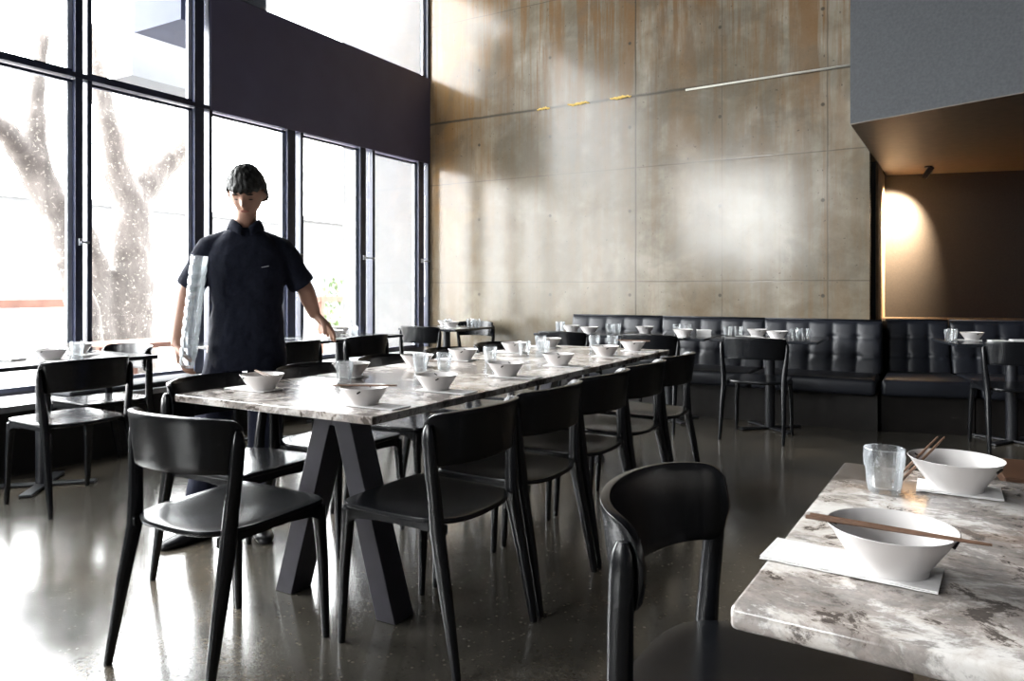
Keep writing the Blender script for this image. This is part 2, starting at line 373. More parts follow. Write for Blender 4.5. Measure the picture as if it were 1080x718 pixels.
struct('trim_20', B((GX-.06, -.26, LZ-.003), (GX+.035, 4.142, LZ+.032)), M['frame'], label='dark transom bar between upper and lower panes')
struct('trim_21', B((GX-.02, 7.205, PZ), (GX+.035, 7.25, 5.2)), M['frame'], label='dark frame post at the clerestory end')
struct('wall_left', B((GX-.12, 4.115, LZ), (GX+.04, 7.249, PZ)), M['navy'], label='long dark navy panel above the windows')
bm = bmesh.new(); box(bm, (GX-.15, -8.5, 0), (GX, -8.2, 5.2)); box(bm, (GX-.15, -8.2, 0), (GX, -3.2, 1.9)); box(bm, (GX-.15, -8.2, 4.7), (GX, -3.2, 5.2)); box(bm, (GX-.15, -3.2, 0), (GX, -.26, 5.2))
box(bm, (GX-.15, -.26, 0), (GX-.06, 7.25, SILL))
struct('wall_left_solid', bm, M['rear'], label='solid part of the left wall below and behind the glazing')
window(k, -8.18, -3.22, 1.9, 4.7, 'high window in the left wall behind the viewer')
struct('wall_outer', B((-6.85, WY+.02, 0), (GX-.13, WY+.3, 5.4)), M['ext_white'], label='pale outer wall fin seen through the glass')

# window seat (built-in bench)
ws = empty('window_seat', 'long built in window seat with pale top and dark front under the windows', 'bench', (-5.0, 2.4, 0))
link('seat_front', B((-.43, -2.6, 0), (.04, 4.3, .40)), M['bench'], ws)
link('seat_top', B((-.43, -2.65, .40), (.07, 4.32, .44)), M['benchtop'], ws, bevel=.006)
for i, (y, L) in enumerate(((1.05, .62), (3.25, .55))):
    o = link('seat_cushion', B((-.17, -L, 0), (.17, L, .04)), M['cushion'], bevel=.015, smooth=True)
    o.location = (-5.13, y, .4405)
    tag(o, ['thin charcoal pad on the window seat at the left edge of view', 'thin charcoal pad on the window seat beyond the first window table'][i], 'cushion', 'pads on the window seat')

# joint fillers on the concrete wall
for i, (a, b) in enumerate(((-3.9, -3.74), (-3.52, -3.26), (-3.02, -2.78))):
    bm = bmesh.new(); n = 12
    rings = []
    for j in range(n+1):
        t = j/n; x = a+(b-a)*t; r = .006+.009*math.sin(PI*t)*(.6+.8*random.random()); zc = 3.18+random.uniform(-.008, .012)
        rings.append([(x, WY-.004+.006*math.cos(q*PI/4)-.004, zc+r*math.sin(q*PI/4)) for q in range(8)])
    loft(bm, rings)
    tag(link('foam_filler', bm, M['foam'], smooth=True), ['short', 'lumpy middle', 'longest'][i]+' strip of yellow foam in the concrete wall joint, '+['leftmost', 'between the other two', 'nearest the vertical joint'][i], 'foam', 'yellow foam in the wall joint')
bm = tube(bmesh.new(), [(-2.2, WY-.012, 3.165), (-1.3, WY-.012, 3.178), (-.40, WY-.012, 3.185)], .011, 8)
tag(link('wall_conduit', bm, M['conduit'], smooth=True), 'thin pale conduit running along the joint high on the concrete wall', 'conduit')

# spotlight in the alcove
sp = empty('ceiling_spotlight', 'small black spotlight on the soffit lighting the alcove wall', 'spotlight', (-.085, 8.12, 2.346), 0)
aim = Vector((-.36, .34, -.50)).normalized()
link('mounting_plate', prism(bmesh.new(), [(.035*math.cos(a*PI/8), .035*math.sin(a*PI/8)) for a in range(16)], -.012, 0), M['steel'], sp)
link('spotlight_stem', tube(bmesh.new(), [(0, 0, -.01), (0, 0, -.05)], .008), M['steel'], sp)
h0 = Vector((0, 0, -.05))
hd = link('lamp_head', tube(bmesh.new(), [h0-aim*.05, h0+aim*.07], .026, 18), M['steel'], sp, smooth=True, split=40)
link('lamp_lens', tube(bmesh.new(), [h0+aim*.0701, h0+aim*.0715], .021, 18), mat_emit('warm_lamp_lens', (1, .72, .42), 12), sp)
L = bpy.data.lights.new('alcove_lamp', 'SPOT'); L.energy = 1500; L.color = (1, .74, .48); L.spot_size = R(86); L.spot_blend = 1.0; L.shadow_soft_size = .02
lo = bpy.data.objects.new('alcove_lamp', L); COL.objects.link(lo); lo.location = Vector((-.085, 8.12, 2.346))+h0+aim*.085
lo.rotation_euler = aim.to_track_quat('-Z', 'Y').to_euler()

# ------------------------------------------------------------------ dining chair
def make_chair(label, group):
    t = empty('dining_chair', label, 'chair', group=group)
    w = M['wood']
    # seat: square front corners, round rear
    def outline(sc, n=56):
        pts = []
        for i in range(n):
            a = 2*PI*i/n; c, s = math.cos(a), math.sin(a)
            if s >= 0: p = 13.0; ry = .225
            else: p = 3.3; ry = .222
            x = .222*math.copysign(abs(c)**(2/p), c); y = ry*math.copysign(abs(s)**(2/p), s)
            if s > 0: y += .010*(1-(x/.222)**2)
            pts.append((x*sc, y*sc))
        return pts
    bm = bmesh.new()
    def dish(x, y): return -.012*math.exp(-((x/.14)**2+((y+.03)/.14)**2)) + .006*max(0, y/.225)**3
    tops = [(1.0, .452), (.992, .4595), (.96, .461), (.8, .461), (.55, .461), (.3, .461), (.05, .461)]
    rings = []
    for sc, z in ((.05, .436), (.5, .436), (.9, .438), (.985, .443), (1.0, .448)): rings.append([(x, y, z+dish(x, y)) for x, y in outline(sc)])
    for sc, z in tops: rings.append([(x, y, z+dish(x, y)) for x, y in outline(sc)])
    loft(bm, rings); link('seat', bm, w, t, smooth=True, split=50)
    # curved backrest shell
    bm = bmesh.new(); na, nt_ = 36, 8; g = []
    for i in range(na+1):
        a = -1+2*i/na; e = abs(a)
        f = 1.0 if e < .72 else max(.0, 1-((e-.72)/.28)**2.6)**(1/2.4)
        f = max(f, .12)
        zc = .712-.012*e*e; hh = (.083-.006*e*e)*f; col = []
        ang = a*R(93)
        for j in range(nt_+1):
            tt = -1+2*j/nt_; z = zc+hh*tt
            k = (z-.712)/.08
            rx = .228+.007*k; ry = .122+.012*k
            col.append(bm.verts.new((rx*math.sin(ang), -.128-ry*math.cos(ang), z)))
        g.append(col)
    for i in range(na):
        for j in range(nt_): bm.faces.new((g[i][j], g[i+1][j], g[i+1][j+1], g[i][j+1]))
    link('backrest', bm, w, t, smooth=True, solid=.017, bevel=.004, split=45)
    for s in (-1, 1):
        bm = bmesh.new()   # rear leg rising to the backrest end
        post(bm, [(s*.235, -.252, .0, .011, .012), (s*.2345, -.249, .02, .0125, .0135), (s*.229, -.207, .25, .018, .021), (s*.222, -.172, .42, .0205, .025), (s*.227, -.166, .52, .0195, .022),
                  (s*.238, -.160, .62, .017, .022), (s*.244, -.155, .70, .014, .022), (s*.245, -.154, .735, .011, .018), (s*.243, -.154, .752, .006, .010)], 14, 2.4)
        link('leg', bm, w, t, smooth=True, split=60)
        bm = bmesh.new()   # front leg
        post(bm, [(s*.216, .222, .0, .010, .010), (s*.216, .221, .02, .0115, .0115), (s*.212, .212, .25, .0155, .0165), (s*.206, .204, .38, .0175, .0195), (s*.203, .203, .415, .0195, .022), (s*.200, .200, .440, .022, .025)], 14, 3.2)
        link('leg', bm, w, t, smooth=True, split=60)
    bm = bmesh.new()
    for s in (-1, 1):
        pr = [(-.19, .418, .446), (-.10, .426, .446), (.06, .427, .446), (.155, .418, .446), (.20, .394, .446)]
        loft(bm, [[(s*.2205, y, za), (s*.2205, y, zb), (s*.195, y, zb), (s*.195, y, za)] for y, za, zb in pr])
    loft(bm, [[(x, .218, za), (x, .218, .446), (x, .190, .446), (x, .190, za)] for x, za in ((-.20, .390), (-.15, .414), (0, .420), (.15, .414), (.20, .390))])
    bmesh.ops.recalc_face_normals(bm, faces=bm.faces)
    link('seat_frame', bm, w, t, smooth=True, split=50)
    return t
GR = 'black wooden dining chairs along the right side of the long table'
GLc = 'black wooden dining chairs along the left side of the long table'
GW = 'black wooden dining chairs at the window tables'
GB = 'black wooden dining chairs facing the banquette'
c0 = make_chair('black wooden dining chair at the near short end of the long granite table', None)
c0.location = (-1.985, 1.575, 0); c0.rotation_euler = (0, 0, R(0))
chairs = [
    (-1.475, 2.01, 90, 'nearest black dining chair on the right side of the long granite table', GR),
    (-1.475, 2.53, 90, 'second black dining chair from the front on the right side of the long table', GR),
    (-1.475, 3.05, 90, 'middle black dining chair of five on the right side of the long table', GR),
    (-1.475, 3.57, 90, 'fourth black dining chair on the right side of the long table, second farthest', GR),
    (-1.475, 4.10, 90, 'farthest black dining chair on the right side of the long table', GR),
    (-2.462, 2.035, -90, 'black dining chair beside the standing person, left side of long table, mostly under it', GLc),
    (-2.462, 2.57, -90, 'second black dining chair on the left side of the long table', GLc),
    (-2.462, 3.13, -90, 'third black dining chair on the left side of the long table', GLc),
    (-2.462, 3.72, -90, 'fourth black dining chair on the left side of the long table', GLc),
    (-2.462, 4.27, -90, 'farthest black dining chair on the left side of the long table', GLc),
    (-4.125, 2.25, 90, 'black dining chair at the nearest window table at far left, back to the room', GW),
    (-4.655, 2.745, 180, 'black dining chair at the end of the nearest window table beside the window seat', GW),
    (-4.165, 3.765, 90, 'black dining chair at window table just right of the standing person', GW),
    (-4.165, 4.53, 90, 'black dining chair at the window table, next one beyond the person', GW),
    (-4.49, 6.02, 0, 'black dining chair at near end of the farthest window table', GW),
    (-4.58, 6.86, 180, 'black dining chair behind the farthest window table against the concrete wall', GW),
    (-2.86, 5.93, 0, 'leftmost black dining chair facing the banquette, behind the long table', GB),
    (-2.06, 5.93, 0, 'middle black dining chair facing the banquette, partly behind the long table', GB),
    (-1.225, 5.93, 0, 'fully visible black dining chair facing the middle of the banquette', GB),
    (.47, 6.41, 15, 'black dining chair in the dark corner at the right edge, facing the banquette', GB),
    (-.275, 1.345, -93, 'closest black dining chair at bottom right, its curved back toward the viewer', None),
]
for x, y, rz, lab, g in chairs:
    r = dup(c0, (x, y, 0), R(rz), lab, g)
    if not g and 'group' in r: del r['group']
# facing: local +Y front -> rz=90 faces -X

# ------------------------------------------------------------------ long granite table
TX0, TX1, TY0, TY1 = -2.575, -1.57, 1.80, 4.80
lt = empty('granite_dining_table', 'long brown veined granite dining table on black trestle legs in the room centre', 'table', ((TX0+TX1)/2, (TY0+TY1)/2, 0))
hx, hy = (TX1-TX0)/2, (TY1-TY0)/2
link('tabletop', B((-hx, -hy, .722), (hx, hy, .75)), M['marble'], lt, bevel=.004)
def trestle(bm, cx, y0, y1, spread=.255, zt=.722, topw=.055):
    w = .085   # leg width in the plane of the A
    for s in (-1, 1):
        p = [(cx+s*(spread+.045), 0), (cx+s*(spread-.045), 0), (cx-s*.0 + s*.005, zt-.10), (cx+s*.10*.0 + s*topw, zt)]
        a = [(cx+s*(spread+.04), 0), (cx+s*(spread-.045), 0), (cx+s*.012, zt-.06), (cx, zt-.06), (cx, zt), (cx+s*.075, zt)]
        if s < 0: a = a[::-1]
        va = [bm.verts.new((x, y0, z)) for x, z in a]; vb = [bm.verts.new((x, y1, z)) for x, z in a]
        bm.faces.new(va); bm.faces.new(vb[::-1])
        n = len(a)
        for i in range(n): bm.faces.new((va[i], vb[i], vb[(i+1) % n], va[(i+1) % n]))
    return bm
for (cx, yy) in ((-1.915, 1.975), (-2.25, 4.50)):
    o = link('trestle_leg', trestle(bmesh.new(), cx-lt.location.x, yy-lt.location.y, yy+.105-lt.location.y), M['trestle'], lt, bevel=.003)
link('underframe', box(B((-.12, -hy+.17, .70), (-.08, hy-.2, .722)), (.1, -hy+.17, .70), (.14, hy-.2, .722)), M['trestle'], lt)

# near granite table
nt_ = empty('granite_dining_table', 'granite table in the lower right corner set with two bowls', 'table', (-.235, .962, 0), R(-2.4))
bmn = B((0, 0, .718), (1.25, .94, .75))
link('tabletop', bmn, M['marble2'], nt_, bevel=.008, segs=3, smooth=True, split=40)
link('trestle_leg', trestle(bmesh.new(), .72, .12, .22), M['trestle'], nt_, bevel=.003)
link('trestle_leg', trestle(bmesh.new(), .72, .74, .84), M['trestle'], nt_, bevel=.003)

# ------------------------------------------------------------------ pedestal tables
def ped_table(x, y, wx, wy, label, group, rz=0, px=0, py=0):
    t = empty('pedestal_table', label, 'table', (x, y, 0), rz, group)
    link('tabletop', B((-wx/2, -wy/2, .727), (wx/2, wy/2, .75)), M['tabletop'], t, bevel=.004)
    link('column', post(bmesh.new(), [(px, py, .012, .04, .04), (px, py, .715, .04, .04)], 20), M['steel'], t, smooth=True, split=40)
    bm = bmesh.new()
    for a in (45, 135):
        m = Matrix.Translation((px, py, 0)) @ Matrix.Rotation(R(a), 4, 'Z')
        box(bm, (-.28, -.032, .003), (.28, .032, .016 + (.002 if a > 90 else 0)), m)
    link('base', bm, M['steel'], t, bevel=.003)
    link('top_plate', B((px-.12, py-.12, .715), (px+.12, py+.12, .727)), M['steel'], t)
    return t
GT = 'black pedestal tables by the window'; GS = 'black pedestal tables along the banquette'
ped_table(-4.56, 2.37, .70, .92, 'black pedestal table at the window, nearest at far left', GT, 0, -.02, -.03)
ped_table(-4.56, 3.87, .70, .90, 'black pedestal table at the window directly behind the standing person', GT)
ped_table(-4.56, 4.80, .70, .90, 'black pedestal table at the window, right of the standing person', GT)
ped_table(-4.60, 6.48, .74, .74, 'farthest black pedestal table, in the corner by the concrete wall', GT)
ped_table(-2.90, 6.40, .80, .70, 'leftmost black pedestal table along the banquette', GS, 0, 0, -.05)
ped_table(-2.08, 6.40, .80, .70, 'middle black pedestal table along the banquette', GS, 0, 0, -.05)
ped_table(-1.235, 6.46, .84, .70, 'black pedestal table along the banquette behind the fully visible chair', GS, 0, 0.02, -.11)
ped_table(.44, 6.88, .85, .70, 'black pedestal table in the dark corner at the right edge', GS, R(14), .0, -.165)

# ------------------------------------------------------------------ banquette
def banquette(x, y, L, rz, label, group, depth=.62, seatfront=None, miter=0):
    """local x along, front at y=0 of seat, backrest toward +y"""
    t = empty('banquette', label, 'banquette', (x, y, 0), rz, group)
    def mit(o):
        if miter:
            for v in o.data.vertices: v.co.x += miter*v.co.y*(1-v.co.x/L)
    mit(link('base', B((.0, .12, 0), (L, depth+.0, .30)), M['bench'], t))
    # seat cushion
    mit(link('seat_cushion', B((.006, 0, .30), (L-.006, depth-.06, .435)), M['leather'], t, bevel=.035, segs=4, smooth=True, split=60))
    # tufted back
    n = max(2, round(L/.2)); nx = n*14; nz = 30; bm = bmesh.new(); g = []
    z0, z1 = .43, .885
    rows = (.30, .66)
    for i in range(nx+1):
        x_ = L*i/nx; col = []
        ph = (x_/L*n) % 1.0; d = abs(ph-.5)*2
        ch = (1-d**2.6)*.014              # channel bulge
        if i in (0, nx): ch = -.010
        for j in range(nz+1):
            v = j/nz; z = z0+(z1-z0)*v
            bx = min(ph, 1-ph)*(L/n)
            dim = 0
            for r in rows:
                q = math.hypot((min(ph, 1-ph))*(L/n), (v-r)*(z1-z0)); dim += -.016*math.exp(-(q/.028)**2)
                q2 = abs(v-r)*(z1-z0); dim += -.006*math.exp(-(q2/.012)**2)
            topround = -.03*max(0, (v-.93)/.07)**2
            fade = 1 if v < .96 else .3
            yy = depth-.07+.10*v - (ch*fade+dim)*1.0 - topround
            col.append(bm.verts.new((x_, yy, z)))
        g.append(col)
    for i in range(nx):
        for j in range(nz): bm.faces.new((g[i][j], g[i+1][j], g[i+1][j+1], g[i][j+1]))
    yb = depth+.105 if not miter else depth+.05
    tb = [bm.verts.new((L*i/nx, yb, z1)) for i in range(nx+1)]; bb = [bm.verts.new((L*i/nx, yb, z0)) for i in range(nx+1)]
    for i in range(nx):
        bm.faces.new((g[i][nz], g[i+1][nz], tb[i+1], tb[i])); bm.faces.new((tb[i], tb[i+1], bb[i+1], bb[i]))
        bm.faces.new((bb[i], bb[i+1], g[i+1][0], g[i][0]))
    bm.faces.new([g[0][j] for j in range(nz+1)]+[tb[0], bb[0]]); bm.faces.new([g[nx][j] for j in range(nz, -1, -1)]+[bb[nx], tb[nx]])
    bmesh.ops.recalc_face_normals(bm, faces=bm.faces)
    mit(link('backrest', bm, M['leather'], t, smooth=True, split=55))
    link('piping', tube(bmesh.new(), [(miter*depth, depth+.045, z1), (L/2, depth+.045, z1+.001), (L, depth+.045, z1)], .007, 8), M['leather'], t, smooth=True)
    return t
GQ = 'dark tufted leather banquette sections'
banquette(-3.42, 6.515, 1.0, 0, 'leftmost section of the dark tufted leather banquette under the concrete wall', GQ)
banquette(-2.42, 6.515, 1.0, 0, 'second section from the left of the dark tufted leather banquette', GQ)
banquette(-1.42, 6.515, .99, 0, 'third section of the tufted banquette, ending at the corner', GQ)
banquette(-.405, 6.56, .70, R(14), 'corner section of the tufted banquette with warm light on its seat', GQ, depth=.80, miter=.25)
banquette(.285, 6.732, 1.5, R(14), 'banquette section at the right edge, behind the dark corner table', GQ, depth=.80)
# ledge behind the corner banquette
lg = link('ledge', prism(bmesh.new(), [(-.485, 7.505), (3.2, 8.42), (3.2, 9.43), (-.485, 8.55)], .80, .872), plain('dark_timber_ledge', (.10, .07, .045), .5, 0, .4, 10, .2, .05))
tag(lg, 'dark timber ledge behind the corner banquette below the alcove wall', 'ledge')
link('ledge_support', prism(bmesh.new(), [(-.485, 7.60), (3.2, 8.50), (3.2, 8.56), (-.485, 7.66)], 0, .80), M['darkwall'], lg)

# low brown bench between tables at the right edge
bn = empty('wooden_bench', 'dark brown wooden bench behind the near granite table at the right edge', 'bench', (.82, 3.55, 0), R(4))
link('bench_seat', B((-.62, -.19, .41), (.62, .19, .45)), M['brownwood'], bn, bevel=.004)
for sx in (-.5, .5):
    for sy in (-.14, .14): link('leg', B((sx-.025, sy-.025, 0), (sx+.025, sy+.025, .41)), M['brownwood'], bn, bevel=.003)
link('bench_apron', box(B((-.56, -.165, .30), (.56, -.14, .41)), (-.56, .14, .30), (.56, .165, .41)), M['brownwood'], bn)

# ------------------------------------------------------------------ tableware
def make_bowl():
    t = empty('bowl', 'bowl', 'bowl')
    prof = [(.002, .004), (.044, .004), (.046, .0), (.050, .0), (.0505, .005), (.052, .012), (.064, .032), (.076, .053), (.085, .0705), (.0875, .0735), (.0865, .0745), (.084, .0735), (.073, .053), (.059, .034), (.044, .018), (.02, .012), (.002, .011)]
    prof = [(r, z*.832) for r, z in prof]
    link('bowl_body', lathe(bmesh.new(), prof, 40), M['china'], t, smooth=True, split=50)
    for a in (-62, 118):
        m = Matrix.Rotation(R(a), 4, 'Z') @ Matrix.Translation((.0802, 0, .0512)) @ Matrix.Rotation(R(30), 4, 'Y')
        link('chopstick_slot', B((-.0035, -.007, -.0022), (.0035, .007, .0022), m @ Matrix.Rotation(R(35), 4, 'X')), M['slot'], t)
    return t
def make_glass():
    n = 48; bm = bmesh.new()
    def ring(r, z, rib):
        return [((r+(rib if k % 2 else 0))*math.cos(2*PI*k/n), (r+(rib if k % 2 else 0))*math.sin(2*PI*k/n), z) for k in range(n)]
    rings = [ring(.002, 0, 0), ring(.027, 0, 0), ring(.0295, .003, 0), ring(.031, .02, .0017), ring(.0328, .045, .0017), ring(.0345, .050, .0), ring(.0355, .052, .0017), ring(.0375, .075, .0017), ring(.038, .080, 0), ring(.0382, .0885, 0), ring(.0375, .090, 0),
             ring(.0363, .0885, 0), ring(.0356, .075, 0), ring(.0325, .05, 0), ring(.0285, .014, 0), ring(.024, .010, 0), ring(.002, .009, 0)]
    loft(bm, rings)
    return link('glass_tumbler', bm, M['tumbler'], smooth=True, split=14)
def make_napkin(L, w=.105):
    bm = bmesh.new(); n = 10
    for lay in range(2):
        z = .0006+lay*.0016; inset = lay*.003
        vs = []
        for i in range(n+1):
            x = -L/2+L*i/n; dz = .0015*math.sin(i*1.7+lay)
            vs.append([bm.verts.new((x, s*(w/2-inset), z+abs(dz)+.0012*k)) for s in (-1, 1) for k in (0, 1)])
        for a, b in zip(vs, vs[1:]):
            bm.faces.new((a[0], a[2], b[2], b[0])); bm.faces.new((a[1], b[1], b[3], a[3])); bm.faces.new((a[0], b[0], b[1], a[1])); bm.faces.new((a[2], a[3], b[3], b[2]))
        bm.faces.new((vs[0][0], vs[0][1], vs[0][3], vs[0][2])); bm.faces.new((vs[-1][0], vs[-1][2], vs[-1][3], vs[-1][1]))
    return link('napkin', bm, M['paper'])
def make_stick():
    bm = bmesh.new(); tube(bm, [(-.115, 0, 0), (-.05, 0, 0), (.05, 0, 0), (.115, 0, 0)], [.0032, .003, .0025, .0018], 8)
    return link('chopstick', bm, M['bamboo'], smooth=True, split=50)
bowl0, glass0, nap0, stick0 = make_bowl(), make_glass(), make_napkin(.24), make_stick()
tag(glass0, 'x', 'glass'); tag(nap0, 'x', 'napkin'); tag(stick0, 'x', 'chopstick')
used = set()
def put(o, loc, rot, label, group):
    if o.name not in used: used.add(o.name); r = o; r.location = loc; r.rotation_euler = rot; r['label'] = label
    else: r = dup(o, loc, None, label, None, rot)
    if group: r['group'] = group
    elif 'group' in r: del r['group']
    return r
TZ = .75
def setting(x, y, where, rz, grp, rnap=None, sticks=True, nap=True, sa=20, bz=0):
    """bowl on a folded napkin with two chopsticks laid over its rim"""
    if nap: put(nap0, (x-.05*math.cos(rz), y-.05*math.sin(rz), TZ+.0002), (0, 0, rz if rnap is None else rnap), 'folded white napkin under bowl '+where, 'napkins '+grp)
    put(bowl0, (x, y, TZ+(.0048 if nap else .0002)), (0, 0, rz+bz), 'white conical bowl '+where, 'bowls '+grp)
    if sticks:
        for s in (-1, 1):
            a = rz+R(sa)+R(2)*s
            put(stick0, (x+.004*s*math.sin(a)*-1.2, y+.006*s*math.cos(a), TZ+.0700), (0, 0, a), 'one of two brown chopsticks across bowl '+where, 'chopsticks across bowl '+where)
# near granite table
nr = R(-2.4)
napn = put(nap0, (-.114, 1.192, TZ+.0002), (0, 0, nr+R(-2)), 'long folded white napkin at the near left edge of the near granite table', 'napkins on the near granite table')
napn.scale = (.98, 1.0, 1)
put(bowl0, (-.060, 1.196, TZ+.0048), (0, 0, R(56)), 'white bowl closest to the viewer on the near granite table', 'bowls on the near granite table')
for s in (-1, 1): put(stick0, (-.055+.002*s, 1.168+.004*s, TZ+.0698), (0, 0, nr+R(-1.5*s-1)), 'one of the two brown chopsticks across the bowl closest to the viewer', 'chopsticks across the bowl closest to the viewer').scale = (1.0, 1, 1)
put(nap0, (.035, 1.745, TZ+.0002), (0, 0, nr+R(2)), 'folded white napkin under the farther bowl of the near granite table', 'napkins on the near granite table').scale = (.62, 1, 1)
put(bowl0, (.030, 1.745, TZ+.0048), (0, 0, R(35)), 'white bowl at the far side of the near granite table beside the glass', 'bowls on the near granite table')
for s in (-1, 1):
    d = Vector((.10, .16, .10)).normalized(); e = Vector((0, 0, 0))
    r = put(stick0, (-.035+.006*s, 1.755, TZ+.054), (0, 0, 0), 'one of the two brown chopsticks leaning on the farther bowl of the near table', 'chopsticks leaning on the farther bowl of the near table')
    r.rotation_euler = Vector((.16, .30, .15)).to_track_quat('X', 'Z').to_euler(); r.scale = (.8, 1, 1)
put(glass0, (-.095, 1.655, TZ+.0002), (0, 0, 0), 'ribbed clear glass tumbler on the near granite table', None)
# long table
ordn = ['nearest', 'second', 'third', 'fourth', 'fifth', 'farthest']
for i, y in enumerate((1.97, 2.40, 2.95, 3.50, 4.13, 4.60)):
    setting(-1.755, y, '%s from front, right row of long table' % ordn[i], PI, 'in the right hand row of the long table', sticks=i in (0, 5), sa=[28, 8, 12, 5, 10, 3][i], bz=R([0, 10, -10, 0, 5, 0][i]))
for i, y in enumerate((2.05, 2.57, 3.07, 3.50, 4.09, 4.58)):
    setting(-2.37, y, '%s from front, left row of long table' % ordn[i], 0, 'in the left hand row of the long table', sticks=i == 0, sa=[-28, -10, 12, 5, -8, 10][i], bz=R([140, 10, 30, 0, 5, 0][i]))
gl = [(-2.295, 2.445, 'in front of the second left hand bowl'), (-2.24, 2.93, 'in front of the third left hand bowl'), (-2.16, 3.02, 'near the third left hand bowl, nearer table centre'),
      (-2.21, 3.94, 'in front of the fifth left hand bowl'), (-2.12, 4.02, 'near the fifth left hand bowl, nearer table centre'), (-2.37, 4.45, 'beside the farthest left hand bowl'), (-2.06, 4.66, 'at the far end, left of the tall pair'), (-1.94, 4.70, 'beside the farthest right hand bowl'), (-2.16, 3.46, 'beside the fourth left hand bowl')]
for x, y, w in gl: put(glass0, (x, y, TZ+.0002), (0, 0, 0), 'clear ribbed glass on long table '+w, 'glasses on the long table')
# banquette tables
for x, y, w in ((-3.06, 6.38, 'on the leftmost banquette table, left of the pair'), (-2.80, 6.22, 'on the leftmost banquette table, right of the pair'), (-2.38, 6.55, 'on the middle banquette table at its left'),
                (-1.90, 6.17, 'on the middle banquette table at its right front'), (-1.35, 6.50, 'on the banquette table behind the fully visible chair, left one'), (-1.15, 6.30, 'on the banquette table behind the fully visible chair, right one'),
                (.23, 6.92, 'on the dark corner table at the right edge')):
    setting(x, y, w, R(90) if y < 6.3 else R(0), 'on the banquette tables', sticks=False, nap=(x > -2))
for x, y, w in ((-3.2, 6.40, 'leftmost'), (-3.23, 6.50, 'leftmost but behind'), (-2.62, 6.28, 'between the second and third bowls, front'), (-2.60, 6.40, 'between the second and third bowls, rear'), (-2.07, 6.55, 'behind the stacked napkins, left'), (-1.98, 6.56, 'behind the stacked napkins, right'),
                (-1.585, 6.44, 'left of the bowls, first'), (-1.495, 6.44, 'left of the bowls, second'), (-1.01, 6.30, 'right of the bowls, first'), (-.93, 6.30, 'right of the bowls, second'), (.075, 6.79, 'in the dark corner, left'), (.095, 6.89, 'in the dark corner, right')):
    put(glass0, (x, y, TZ+.0002), (0, 0, 0), 'clear glass on the banquette tables, '+w, 'glasses on the banquette tables')
def nap_stack(x, y, rz, lab, grp, h=.03):
    bm = bmesh.new()
    for i in range(6):
        m = Matrix.Translation((0, 0, i*h/6)) @ Matrix.Rotation(R(random.uniform(-6, 6)), 4, 'Z'); box(bm, (-.06, -.05, 0), (.06, .05, h/6*.85), m)
    o = link('napkin_stack', bm, M['paper']); o.location = (x, y, TZ+.0003); o.rotation_euler.z = rz; return tag(o, lab, 'napkins', grp)
nap_stack(-1.76, 6.32, .3, 'crumpled stack of white napkins on the middle banquette table', 'white napkin stacks', .06)
nap_stack(.40, 6.86, .3, 'flat white napkins on the dark corner table', 'white napkin stacks', .012)
nap_stack(.55, 6.98, .2, 'second flat white napkins on the dark corner table at the right edge', 'white napkin stacks', .014)
# window tables
wt = [(-4.42, 2.30, 'bowl', 'on the nearest window table, near its front edge'), (-4.72, 2.62, 'bowl', 'on the nearest window table, by the window'), (-4.42, 3.72, 'bowl', 'on the window table behind the person'),
      (-4.40, 4.55, 'bowl', 'on the window table right of the person, front'), (-4.70, 4.95, 'bowl', 'on the window table right of the person, by the window'), (-4.45, 6.35, 'bowl', 'on the farthest window table, front'), (-4.72, 6.62, 'bowl', 'on the farthest window table, rear')]
for x, y, k_, w in wt: setting(x, y, w, R(180), 'on the window tables', sticks=False)
for x, y, w in ((-4.55, 2.52, 'nearest table'), (-4.75, 2.42, 'nearest table, by the window'), (-4.62, 3.60, 'table behind the person'), (-4.35, 4.75, 'table right of the person, front'), (-4.45, 4.85, 'table right of the person, middle'), (-4.60, 6.50, 'farthest table, left'), (-4.38, 6.60, 'farthest table, middle'), (-4.32, 6.65, 'farthest table, right')):
    put(glass0, (x, y, TZ+.0002), (0, 0, 0), 'clear glass on the window tables, '+w, 'glasses on the window tables')
for i, (x, y) in enumerate(((-4.62, 2.18), (-4.66, 2.86))[:1]): nap_stack(x, y, .4, 'loose white napkins on the nearest window table', 'white napkin stacks', .012)

